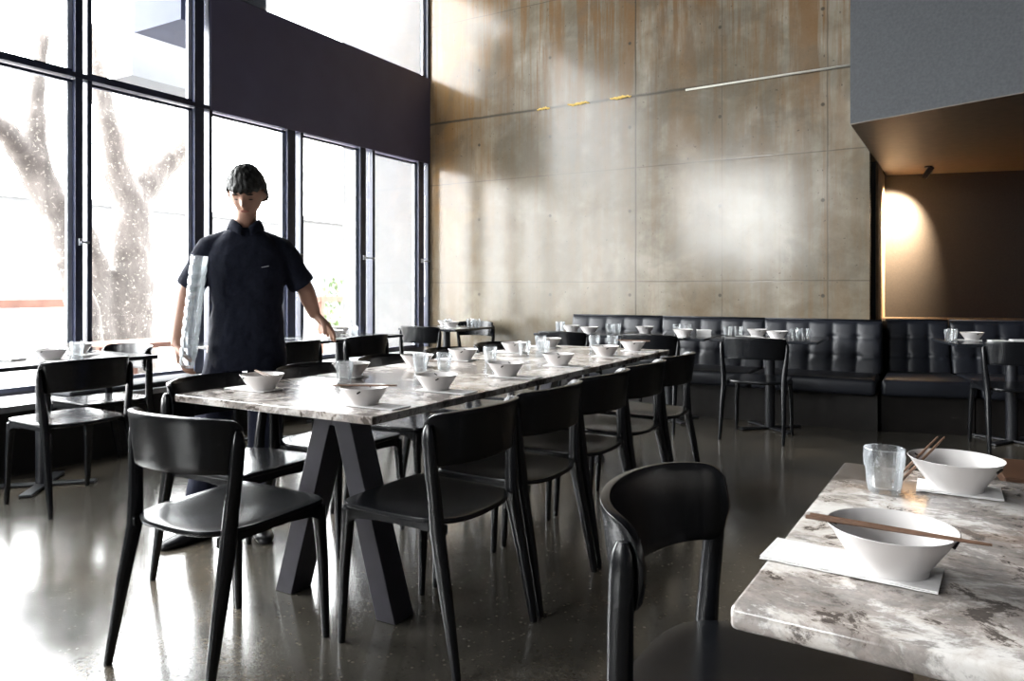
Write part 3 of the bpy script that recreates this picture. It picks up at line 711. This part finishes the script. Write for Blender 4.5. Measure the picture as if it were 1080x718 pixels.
# ------------------------------------------------------------------ person
PX, PY, PH = -2.945, 2.395, R(50)
man = empty('person', 'person in dark navy polo shirt standing behind the long table, looking down, holding stacked glasses', 'person', (PX, PY, 0), PH)
def capsule(bm, pts, rs, n=20):
    """closed tapered limb with round ends through pts (rs: radius or (side, depth) pair)"""
    pts = [Vector(p) for p in pts]; rs = [(r, r) if isinstance(r, (int, float)) else r for r in rs]
    P, Q = [], []
    def cap(p, t, r, sgn):
        out = []
        for k in (.05, .3, .6, .85):
            a = k*PI/2; c = math.sin(a); d = math.cos(a); out.append((p+t*sgn*min(r)*d, (r[0]*c, r[1]*c)))
        return out
    # smooth the chain with Catmull-Rom
    pp, rr = [], []
    for i in range(len(pts)-1):
        p0 = pts[max(i-1, 0)]; p1 = pts[i]; p2 = pts[i+1]; p3 = pts[min(i+2, len(pts)-1)]
        for j in range(4):
            t = j/4; pp.append(.5*((2*p1)+(p2-p0)*t+(2*p0-5*p1+4*p2-p3)*t*t+(3*p1-p0-3*p2+p3)*t**3))
            rr.append(tuple(x*(1-t)+y*t for x, y in zip(rs[i], rs[i+1])))
    pp.append(pts[-1]); rr.append(rs[-1])
    seq = cap(pp[0], (pp[1]-pp[0]).normalized(), rr[0], -1)+list(zip(pp, rr))+cap(pp[-1], (pp[-1]-pp[-2]).normalized(), rr[-1], 1)[::-1]
    rings = []; ref = None
    ts = []
    for i in range(len(seq)):
        d = seq[min(i+1, len(seq)-1)][0]-seq[max(i-1, 0)][0]; ts.append(d.normalized())
    for (p, r), t in zip(seq, ts):
        if ref is None: ref = Vector((1, 0, 0)) if abs(t.x) < .8 else Vector((0, 1, 0))
        u = (ref-ref.dot(t)*t).normalized(); v = t.cross(u).normalized(); ref = u
        rings.append([tuple(p+u*r[0]*math.cos(2*PI*k/n)+v*r[1]*math.sin(2*PI*k/n)) for k in range(n)])
    return loft(bm, rings)
def trunk(bm, rows, n=40, p=2.4):
    """rows: (cx, cy, z, rx, ry)"""
    return post(bm, rows, n, p)
def fuse(name, bm, vox, mat, parent, smooth_it=4, disp=None):
    bmesh.ops.recalc_face_normals(bm, faces=bm.faces)
    me = bpy.data.meshes.new(name); bm.to_mesh(me); bm.free(); o = bpy.data.objects.new(name, me); COL.objects.link(o)
    r = o.modifiers.new('r', 'REMESH'); r.mode = 'VOXEL'; r.voxel_size = vox
    m = o.modifiers.new('s', 'SMOOTH'); m.factor = .5; m.iterations = smooth_it
    if disp:
        t = bpy.data.textures.new('folds', 'CLOUDS'); t.noise_scale = disp[0]; d = o.modifiers.new('d', 'DISPLACE'); d.texture = t; d.strength = disp[1]; d.mid_level = .5
    bake(o); o.data.materials.clear(); o.data.materials.append(mat); o.parent = parent
    for q in o.data.polygons: q.use_smooth = True
    return o
def head_mesh():
    bm = bmesh.new(); bmesh.ops.create_uvsphere(bm, u_segments=64, v_segments=48, radius=1)
    for v in bm.verts:
        x, y, z = v.co    # face towards -y
        X = x*.074; Y = y*.094; Z = z*.115
        if Z < 0: # jaw narrows
            t = min(1, -Z/.115); X *= 1-.30*t**1.5
            if y > 0: Y *= 1-.45*t
            else: Y *= 1-.10*t
        f = max(0, -y)  # frontness
        def g(cx, cz, sx, sz): return math.exp(-((X-cx)/sx)**2-((Z-cz)/sz)**2)
        Y -= f*.023*g(0, -.022, .011, .018)          # nose tip
        Y -= f*.013*g(0, .0, .009, .024)             # bridge
        Y += f*.014*(g(-.030, .006, .016, .011)+g(.030, .006, .016, .011))   # eye sockets
        Y -= f*.007*(g(-.030, .004, .009, .006)+g(.030, .004, .009, .006))   # lids
        Y -= f*.006*(g(-.030, .026, .020, .007)+g(.030, .026, .020, .007))   # brow
        Y -= f*.007*(g(0, -.050, .020, .005)+g(0, -.062, .017, .006)); Y += f*.005*g(0, -.056, .02, .0025)
        Y -= f*.008*g(0, -.092, .018, .014)          # chin
        Y -= f*.005*(g(-.04, -.03, .018, .02)+g(.04, -.03, .018, .02))
        v.co = (X, Y, Z)
    for s in (-1, 1):   # ears
        m = Matrix.Translation((s*.074, .006, -.006)) @ Matrix.Rotation(R(s*22), 4, 'Z') @ Matrix.Diagonal((.011, .019, .031, 1))
        bmesh.ops.create_uvsphere(bm, u_segments=16, v_segments=12, radius=1, matrix=m)
    return bm
HM = Matrix.Translation((.045, -.095, 1.620)) @ Matrix.Rotation(R(-12), 4, 'Z') @ Matrix.Rotation(R(30), 4, 'X') @ Matrix.Scale(1.03, 4)
SHR, ELR, WRR = (-.118, -.02, 1.352), (-.222, .02, 1.155), (-.262, -.05, .905)
SHL, ELL, WRL = (.202, -.02, 1.352), (.318, .01, 1.165), (.368, .03, 1.035)
HIPS = ((-1, (-.050, 0, .86), (-.115, -.075, .49), (-.165, -.090, .09)), (1, (.140, 0, .86), (.125, -.085, .49), (.10, -.100, .09)))
bm = bmesh.new()
trunk(bm, [(.045, 0, .82, .12, .09), (.045, 0, .92, .134, .092), (.05, -.002, 1.06, .128, .09), (.045, -.012, 1.2, .15, .10), (.042, -.02, 1.32, .165, .102), (.040, -.025, 1.40, .13, .085), (.038, -.03, 1.44, .07, .06)])
capsule(bm, [(.038, -.03, 1.40), (.04, -.045, 1.48), (.045, -.07, 1.56)], [(.060, .060), (.049, .052), (.047, .050)])
def arm(sh, el, wr):
    e2 = tuple(a_*.6+b_*.4 for a_, b_ in zip(el, wr)); m = tuple((a_+b_)/2 for a_, b_ in zip(sh, el))
    capsule(bm, [sh, m, el, e2, wr], [.058, .049, .041, .041, (.028, .024)])
arm(SHR, ELR, WRR); arm(SHL, ELL, WRL)
def hand(wpos, dirv, palmn, side, curl):
    d = Vector(dirv).normalized(); s = Vector(side); s = (s-s.dot(d)*d).normalized(); n = d.cross(s).normalized()
    if n.dot(Vector(palmn)) < 0: n = -n
    w = Vector(wpos)
    for off in (-.026, -.009, .009, .026):   # palm as four merged rays
        capsule(bm, [w+s*off*.55-d*.005, w+d*.045+s*off*.85, w+d*.082+s*off], [.015, .0145, .0125], 12)
    base = [(.030, .084, (.042, .025, .019)), (.010, .089, (.047, .029, .021)), (-.010, .086, (.043, .027, .020)), (-.030, .078, (.034, .021, .017))]
    for off, l, seg in base:
        p = w+d*(l-.012)+s*off; pts = [p]; rs = [.0105]; ang = 0
        for q, L_ in enumerate(seg):
            ang += curl*(.75 if q else .6); dd = (d*math.cos(ang)+n*math.sin(ang)+s*off*1.5).normalized(); p = p+dd*L_; pts.append(p.copy()); rs.append(.0095-.0008*q)
        capsule(bm, pts, rs, 12)
    capsule(bm, [w+d*.02+s*.020+n*.004, w+d*.050+s*.046+n*.016, w+d*.074+s*.056+n*.036, w+d*.092+s*.054+n*.052], [.016, .0135, .0115, .0095], 12)
# right hand cups the lower part of the glass stack, left hand reaches down to the table behind
hand(WRR, (.12, -.16, -.98), (1, -.1, .1), (.1, -1, -.1), .62)
hand(WRL, (.62, .10, -.62), (-.3, 0, -1), (.2, -1, .2), .30)
for sg, hp, kn, an in HIPS:
    capsule(bm, [hp, tuple((a_+b_)/2 for a_, b_ in zip(hp, kn)), kn, tuple(a_*.65+b_*.35 for a_, b_ in zip(kn, an)), an], [.088, .076, .055, .054, .037])
    capsule(bm, [an, (an[0], an[1]-.02, .05)], [.036, .034])
hb = head_mesh(); bmesh.ops.transform(hb, matrix=HM, verts=hb.verts)
tmp = bpy.data.meshes.new('t'); hb.to_mesh(tmp); hb.free(); bm.from_mesh(tmp); bpy.data.meshes.remove(tmp)
body = fuse('body', bm, .0040, M['skin'], man, 3)
for s in (-1, 1):
    bm = bmesh.new(); bmesh.ops.create_uvsphere(bm, u_segments=16, v_segments=8, radius=1, matrix=HM @ Matrix.Translation((s*.030, -.0865, .0265)) @ Matrix.Diagonal((.017, .006, .0035, 1)))
    link('eyebrow', bm, M['hair'], body, smooth=True)
    bm = bmesh.new(); bmesh.ops.create_uvsphere(bm, u_segments=16, v_segments=8, radius=1, matrix=HM @ Matrix.Translation((s*.030, -.0805, .000)) @ Matrix.Diagonal((.012, .004, .0022, 1)))
    link('eyelid_line', bm, M['hair'], body, smooth=True)
bm = bmesh.new(); bmesh.ops.create_uvsphere(bm, u_segments=16, v_segments=8, radius=1, matrix=HM @ Matrix.Translation((0, -.0865, -.056)) @ Matrix.Diagonal((.020, .004, .006, 1)))
link('lips', bm, plain('lips', (.33, .13, .10), .45, 0, .4, 20, .1, 0), body, smooth=True)
# hair: cap over the skull with a rough fringe
bm = bmesh.new(); bmesh.ops.create_uvsphere(bm, u_segments=80, v_segments=60, radius=1)
kill = []
for v in bm.verts:
    x, y, z = v.co
    nz = mnoise.noise(Vector((x*7, y*7, z*3)))*.007+mnoise.noise(Vector((x*26, y*26, z*8)))*.004
    lim = .34+.10*mnoise.noise(Vector((x*6, 0, 0))) if y < -.30 else (.14 if y < -.12 else (.0 if y < .12 else -.36))
    if abs(x) > .86 and y < .1: lim = max(lim, .0)
    k = 1.0 if z >= lim else max(0, 1-(lim-z)*6)
    th = -.010+(.027+nz)*k
    v.co = (x*(.074+th), y*(.094+th)+.004, z*(.115+th*(1.1 if z > .4 else 1)))
    if k <= 0.0: kill.append(v)
bmesh.ops.delete(bm, geom=kill, context='VERTS')
bmesh.ops.transform(bm, matrix=HM, verts=bm.verts)
link('hair', bm, M['hair'], man, smooth=True)
# polo shirt
bm = bmesh.new()
trunk(bm, [(.045, .0, .775, .180, .138), (.045, .0, .80, .184, .140), (.047, 0, .93, .176, .130), (.05, -.003, 1.08, .160, .115), (.046, -.014, 1.22, .176, .122), (.042, -.02, 1.32, .180, .120), (.041, -.022, 1.37, .165, .108), (.040, -.028, 1.42, .115, .086), (.039, -.034, 1.455, .070, .070)])
for sh, el in ((SHR, ELR), (SHL, ELL)):
    e2 = tuple(a*.14+b*.86 for a, b in zip(sh, el)); m = tuple((a+b)/2 for a, b in zip(sh, e2))
    pa, pb = Vector(m), Vector(e2); t = (pb-pa).normalized()
    capsule(bm, [(.04+(sh[0]-.04)*.40, sh[1]-.005, sh[2]+.052), sh, m, tuple(pb-t*.045)], [.048, .062, .065, .064])
    rings = []
    u = t.cross(Vector((0, 1, 0))).normalized(); v = t.cross(u).normalized()
    for q_, r_ in ((-.10, .055), (-.05, .066), (0, .068), (.012, .067)): rings.append([tuple(pb+t*q_+u*r_*math.cos(2*PI*k/24)+v*r_*math.sin(2*PI*k/24)) for k in range(24)])
    loft(bm, rings)
shirt = fuse('polo_shirt', bm, .0055, M['shirt'], man, 2, (.11, .020))
bm = bmesh.new(); n = 28; rings = []
for (rx, ry, z, dy) in ((.060, .062, 1.478, -.046), (.066, .068, 1.492, -.050), (.074, .076, 1.478, -.046), (.086, .086, 1.446, -.040)):
    rings.append([(.040+rx*math.sin(a), dy-ry*math.cos(a), z-(.040*max(0, math.cos(a))**5)) for a in [R(14)+(2*PI-R(28))*i/n for i in range(n+1)]])
loft(bm, rings, cap=False, closed=False); link('collar', bm, M['shirt'], shirt, smooth=True, solid=.004)
o = link('pocket_pen', B((0, 0, 0), (.035, .003, .003)), M['alu'], shirt); o.location = (.110, -.142, 1.262); o.rotation_euler = (0, R(-12), 0)
# trousers
bm = bmesh.new()
trunk(bm, [(.045, 0, .80, .148, .108), (.045, 0, .90, .148, .104), (.045, 0, .96, .13, .09)])
for sg, hp, kn, an in HIPS:
    capsule(bm, [(hp[0], hp[1], .84), tuple((a+b)/2 for a, b in zip(hp, kn)), kn, tuple((a+b)/2 for a, b in zip(kn, an)), (an[0], an[1], .12)], [.090, .090, .078, .070, .064])
    post(bm, [(an[0], an[1], .035, .062, .066), (an[0], an[1], .05, .064, .068), (an[0], an[1], .16, .060, .062)], 24, 2)
tr = fuse('trousers', bm, .0065, M['trouser'], man, 2, (.12, .016))
def shoe(p, ang):
    bm = bmesh.new(); rings = []
    for t, w, h in ((-.075, .018, .05), (-.065, .032, .075), (-.02, .037, .085), (.03, .038, .07), (.08, .044, .05), (.13, .043, .04), (.165, .032, .033), (.182, .012, .022)):
        rings.append([(w*math.cos(a), -t, max(0.0, h/2+h/2*math.sin(a)) if math.sin(a) > -.5 else 0.0) for a in [2*PI*i/16 for i in range(16)]])
    loft(bm, rings); bmesh.ops.recalc_face_normals(bm, faces=bm.faces)
    o = link('shoe', bm, M['shoe'], man, smooth=True, split=60); o.location = p; o.rotation_euler = (0, 0, ang)
shoe((-.175, -.105, 0.0), R(-52)); shoe((.10, -.115, 0.0), R(10))
# the stack of nested glasses held against the right forearm
Rm = Matrix.Translation((PX, PY, 0)) @ Matrix.Rotation(PH, 4, 'Z')
bot = Vector((-.215, -.125, .80)); top = Vector((-.165, -.150, 1.255)); ax = (top-bot).normalized()
wax = (Rm.to_3x3() @ ax); q = wax.to_track_quat('Z', 'Y').to_euler()
NG = 10
places = ['bottom', 'second', 'third', 'fourth', 'fifth', 'sixth', 'seventh', 'eighth', 'ninth', 'top']
for i in range(NG):
    p = Rm @ (bot+ax*(.0475*i))
    g_ = put(glass0, p, (0, 0, 0), 'clear glass held in a tall stack by the person, %s%s' % (places[i], ' from the bottom' if 0 < i < NG-1 else ' of the stack'), 'stacked glasses in the hand of the standing person')
    g_.rotation_euler = q

# ------------------------------------------------------------------ exterior
struct('ground_outside', B((-60, -40, -.4), (GX-.06, 60, -.15)), M['ext_ground'], label='pale paving outside the windows')['category'] = 'ground'
def ext(name, lo, hi, m, label, cat, group=None, wins=()):
    o = empty(name, label, cat, (lo[0], lo[1], lo[2]), 0, group)
    link('wall', B((0, 0, 0), tuple(b-a for a, b in zip(lo, hi))), m, o)
    for (a, b, z0, z1) in wins:
        w = link('window', B((hi[0]-lo[0]-.02, a, z0), (hi[0]-lo[0]+.03, b, z1)), M['ext_glass'], o)
        link('window_bar', B((hi[0]-lo[0]+.03, (a+b)/2-.03, z0), (hi[0]-lo[0]+.06, (a+b)/2+.03, z1)), M['ext_white'], w)
    link('roof_edge', B((-.2, -.2, hi[2]-lo[2]), (hi[0]-lo[0]+.25, hi[1]-lo[1]+.2, hi[2]-lo[2]+.12)), M['ext_white'], o)
    return o
ext('neighbouring_building', (-24, 6, -.15), (-17, 15.5, 3.1), M['ext_white'], 'pale low building across the yard behind the tree', 'building', None, ((1, 2.2, .6, 2.4), (3.3, 4.6, .6, 2.4), (6, 7.4, .6, 2.4)))
ext('neighbouring_building', (-26, 16.5, -.15), (-18, 27, 3.4), M['ext_white'], 'second pale low building seen through the right hand windows', 'building', None, ((1, 2.5, .7, 2.4), (4, 5.5, .7, 2.4), (7, 8.5, .7, 2.4)))
bal = link('balcony', B((-8.4, 5.05, 3.62), (-8.0, 6.9, 5.6)), M['ext_grey']); tag(bal, 'pale grey balcony front seen through the upper panes', 'balcony')
# canopy box, its dark blue standing in for shading on the outside soffit
cn = link('entrance_canopy', B((-6.25, 3.97, 3.47), (GX-.16, 4.9, 5.1)), M['ext_blue']); tag(cn, 'canopy box outside the upper panes, soffit shade painted in blue grey', 'canopy')
def at_plane(u, v, X):
    """world Y, Z on the vertical plane X seen at photo pixel (u, v) of the 1080x718 frame"""
    k = (u-540)/771; sn, cs = math.sin(R(30.27)), math.cos(R(30.27)); d = X/(cs*k-sn)
    return Vector((X, d*(sn*k+cs), 1.16-(v-305)*d/771))
def tree(X, limbs, label):
    bm = bmesh.new()
    for pts, rs in limbs:
        P_ = [at_plane(u, v, X) for u, v in pts]
        for i, p in enumerate(P_): p.x += .12*math.sin(i*1.3+len(pts))*(0 if i < 2 else 1)
        if pts[0][1] > 300: P_ = [Vector((P_[0].x, P_[0].y, -.25))]+P_; rs = [rs[0]*1.25]+list(rs)
        capsule(bm, P_, rs, 14)
    o = fuse('tree', bm, .05, M['bark'], None, 2, (.3, .09)); o.modifiers.clear()
    return tag(o, label, 'tree')
tree(-9.6, [([(140, 350), (140, 260), (143, 212)], [.30, .26, .27]), ([(143, 215), (124, 182), (110, 135), (98, 70), (92, 10)], [.22, .18, .14, .11, .08]),
            ([(143, 215), (166, 182), (190, 155), (214, 118), (228, 60)], [.22, .18, .15, .12, .09]), ([(100, 350), (104, 300), (92, 262), (70, 215)], [.22, .18, .15, .10])], 'large forked tree with pale flaking bark behind the second window')
tree(-8.6, [([(90, 350), (80, 300), (68, 240), (50, 198), (26, 162), (0, 138), (-30, 120)], [.19, .17, .16, .15, .14, .12, .10]), ([(62, 222), (43, 165), (36, 112), (40, 40)], [.12, .11, .09, .06])], 'leaning pale tree trunk behind the leftmost window')
def shrub(x, y, r, h, label):
    bm = bmesh.new()
    for i in range(420):
        a = random.random()*2*PI; rr = r*math.sqrt(random.random()); z = random.random()*h; s = random.uniform(.06, .14)
        m = Matrix.Translation((x+rr*math.cos(a)*(1-.4*z/h), y+rr*math.sin(a)*(1-.4*z/h), z-.1)) @ Matrix.Rotation(random.random()*6, 4, 'Z') @ Matrix.Rotation(random.uniform(-1.2, 1.2), 4, 'X')
        vs = [bm.verts.new(m @ Vector(p)) for p in ((0, -s, 0), (s*.35, 0, s*.1), (0, s, 0), (-s*.35, 0, s*.1))]; bm.faces.new(vs)
    return tag(link('shrub', bm, M['leaf']), label, 'shrub', 'pale green shrubs outside')
for i, (x, y, r, h) in enumerate(((-11.5, 4.2, .7, 1.3), (-12, 10.6, .9, 1.7), (-12.5, 13.3, .9, 1.5), (-11.8, 16, .9, 1.8))):
    shrub(x, y, r, h, 'leafy shrub outside, '+['behind the leftmost window', 'behind the person', 'behind the window right of the person', 'seen by the concrete wall'][i])
def fence(y0, y1, x, label):
    t = empty('timber_fence', label, 'fence', (x, (y0+y1)/2, -.15), 0, 'low timber fences outside'); L = (y1-y0)/2
    for z in (.30, 1.06): link('rail', B((-.03, -L, z), (.03, L, z+.11)), M['ext_brick'], t)
    for i in range(int(2*L/1.2)+1):
        link('fence_post', B((-.04, -L+i*1.2, 0), (.04, -L+i*1.2+.08, 1.17)), M['ext_brick'], t)
fence(1.0, 6.6, -10.6, 'low reddish timber fence outside the left windows'); fence(8.2, 16, -10.6, 'low reddish timber fence outside the right hand windows')
ob = empty('outdoor_table', 'reddish timber table on the terrace just outside the second window', 'table', (-7.2, 4.9, -.15))
link('tabletop', B((-.35, -.6, .72), (.35, .6, .77)), M['ext_brick'], ob)
for sx in (-.28, .28):
    for sy in (-.52, .52): link('leg', B((sx-.03, sy-.03, 0), (sx+.03, sy+.03, .72)), M['ext_brick'], ob)

# ------------------------------------------------------------------ light, world, camera
W = bpy.data.worlds.new('overcast'); SC.world = W; W.use_nodes = True
nt = W.node_tree; bg = nt.nodes['Background']
tc = nt.nodes.new('ShaderNodeTexCoord'); sx = nt.nodes.new('ShaderNodeSeparateXYZ'); nt.links.new(tc.outputs['Generated'], sx.inputs[0])
c = ramp(nt, sx.outputs[2], [(.0, (1.0, .99, .985)), (.6, (1.0, 1.0, 1.0))])
nt.links.new(c, bg.inputs['Color']); bg.inputs['Strength'].default_value = 30.0
def portal(y0, y1, z0, z1):
    l = bpy.data.lights.new('daylight_portal', 'AREA'); l.shape = 'RECTANGLE'; l.size = z1-z0; l.size_y = y1-y0; l.cycles.is_portal = True
    o = bpy.data.objects.new('daylight_portal', l); COL.objects.link(o); o.location = (GX-.065, (y0+y1)/2, (z0+z1)/2); o.rotation_euler = (0, R(-90), 0)
bm = B((GX+.02, -8.41, 1.9), (-3.9, -8.404, 4.7)); struct('window_40', bm, M['pane'], label='high window in the rear wall behind the viewer')
portal(-.26, 7.25, SILL, LZ); portal(-.26, 4.15, LZ, 5.2); portal(4.15, 7.22, PZ, 5.2); portal(-8.2, -3.2, 1.9, 4.7)
l = bpy.data.lights.new('daylight_portal', 'AREA'); l.shape = 'RECTANGLE'; l.size = 1.5; l.size_y = 2.8; l.cycles.is_portal = True
o = bpy.data.objects.new('daylight_portal', l); COL.objects.link(o); o.location = (-4.66, -8.45, 3.3); o.rotation_euler = (R(90), 0, 0)

cam = bpy.data.cameras.new('camera'); co = bpy.data.objects.new('camera', cam); COL.objects.link(co); SC.camera = co
co.location = (0, 0, 1.16); co.rotation_euler = (R(90), 0, R(30.27)); cam.sensor_width = 36; cam.lens = 771/1080*36; cam.shift_y = -54/1080; cam.clip_start = .02; cam.clip_end = 200
SC.view_settings.view_transform = 'Standard'; SC.view_settings.look = 'None'; SC.view_settings.gamma = 1; SC.view_settings.use_curve_mapping = False
SC.view_settings.exposure = 0.27
SC.cycles.max_bounces = 10; SC.cycles.transparent_max_bounces = 24; SC.cycles.diffuse_bounces = 5; SC.cycles.glossy_bounces = 5
SC.cycles.sample_clamp_indirect = 8; SC.cycles.use_denoising = True
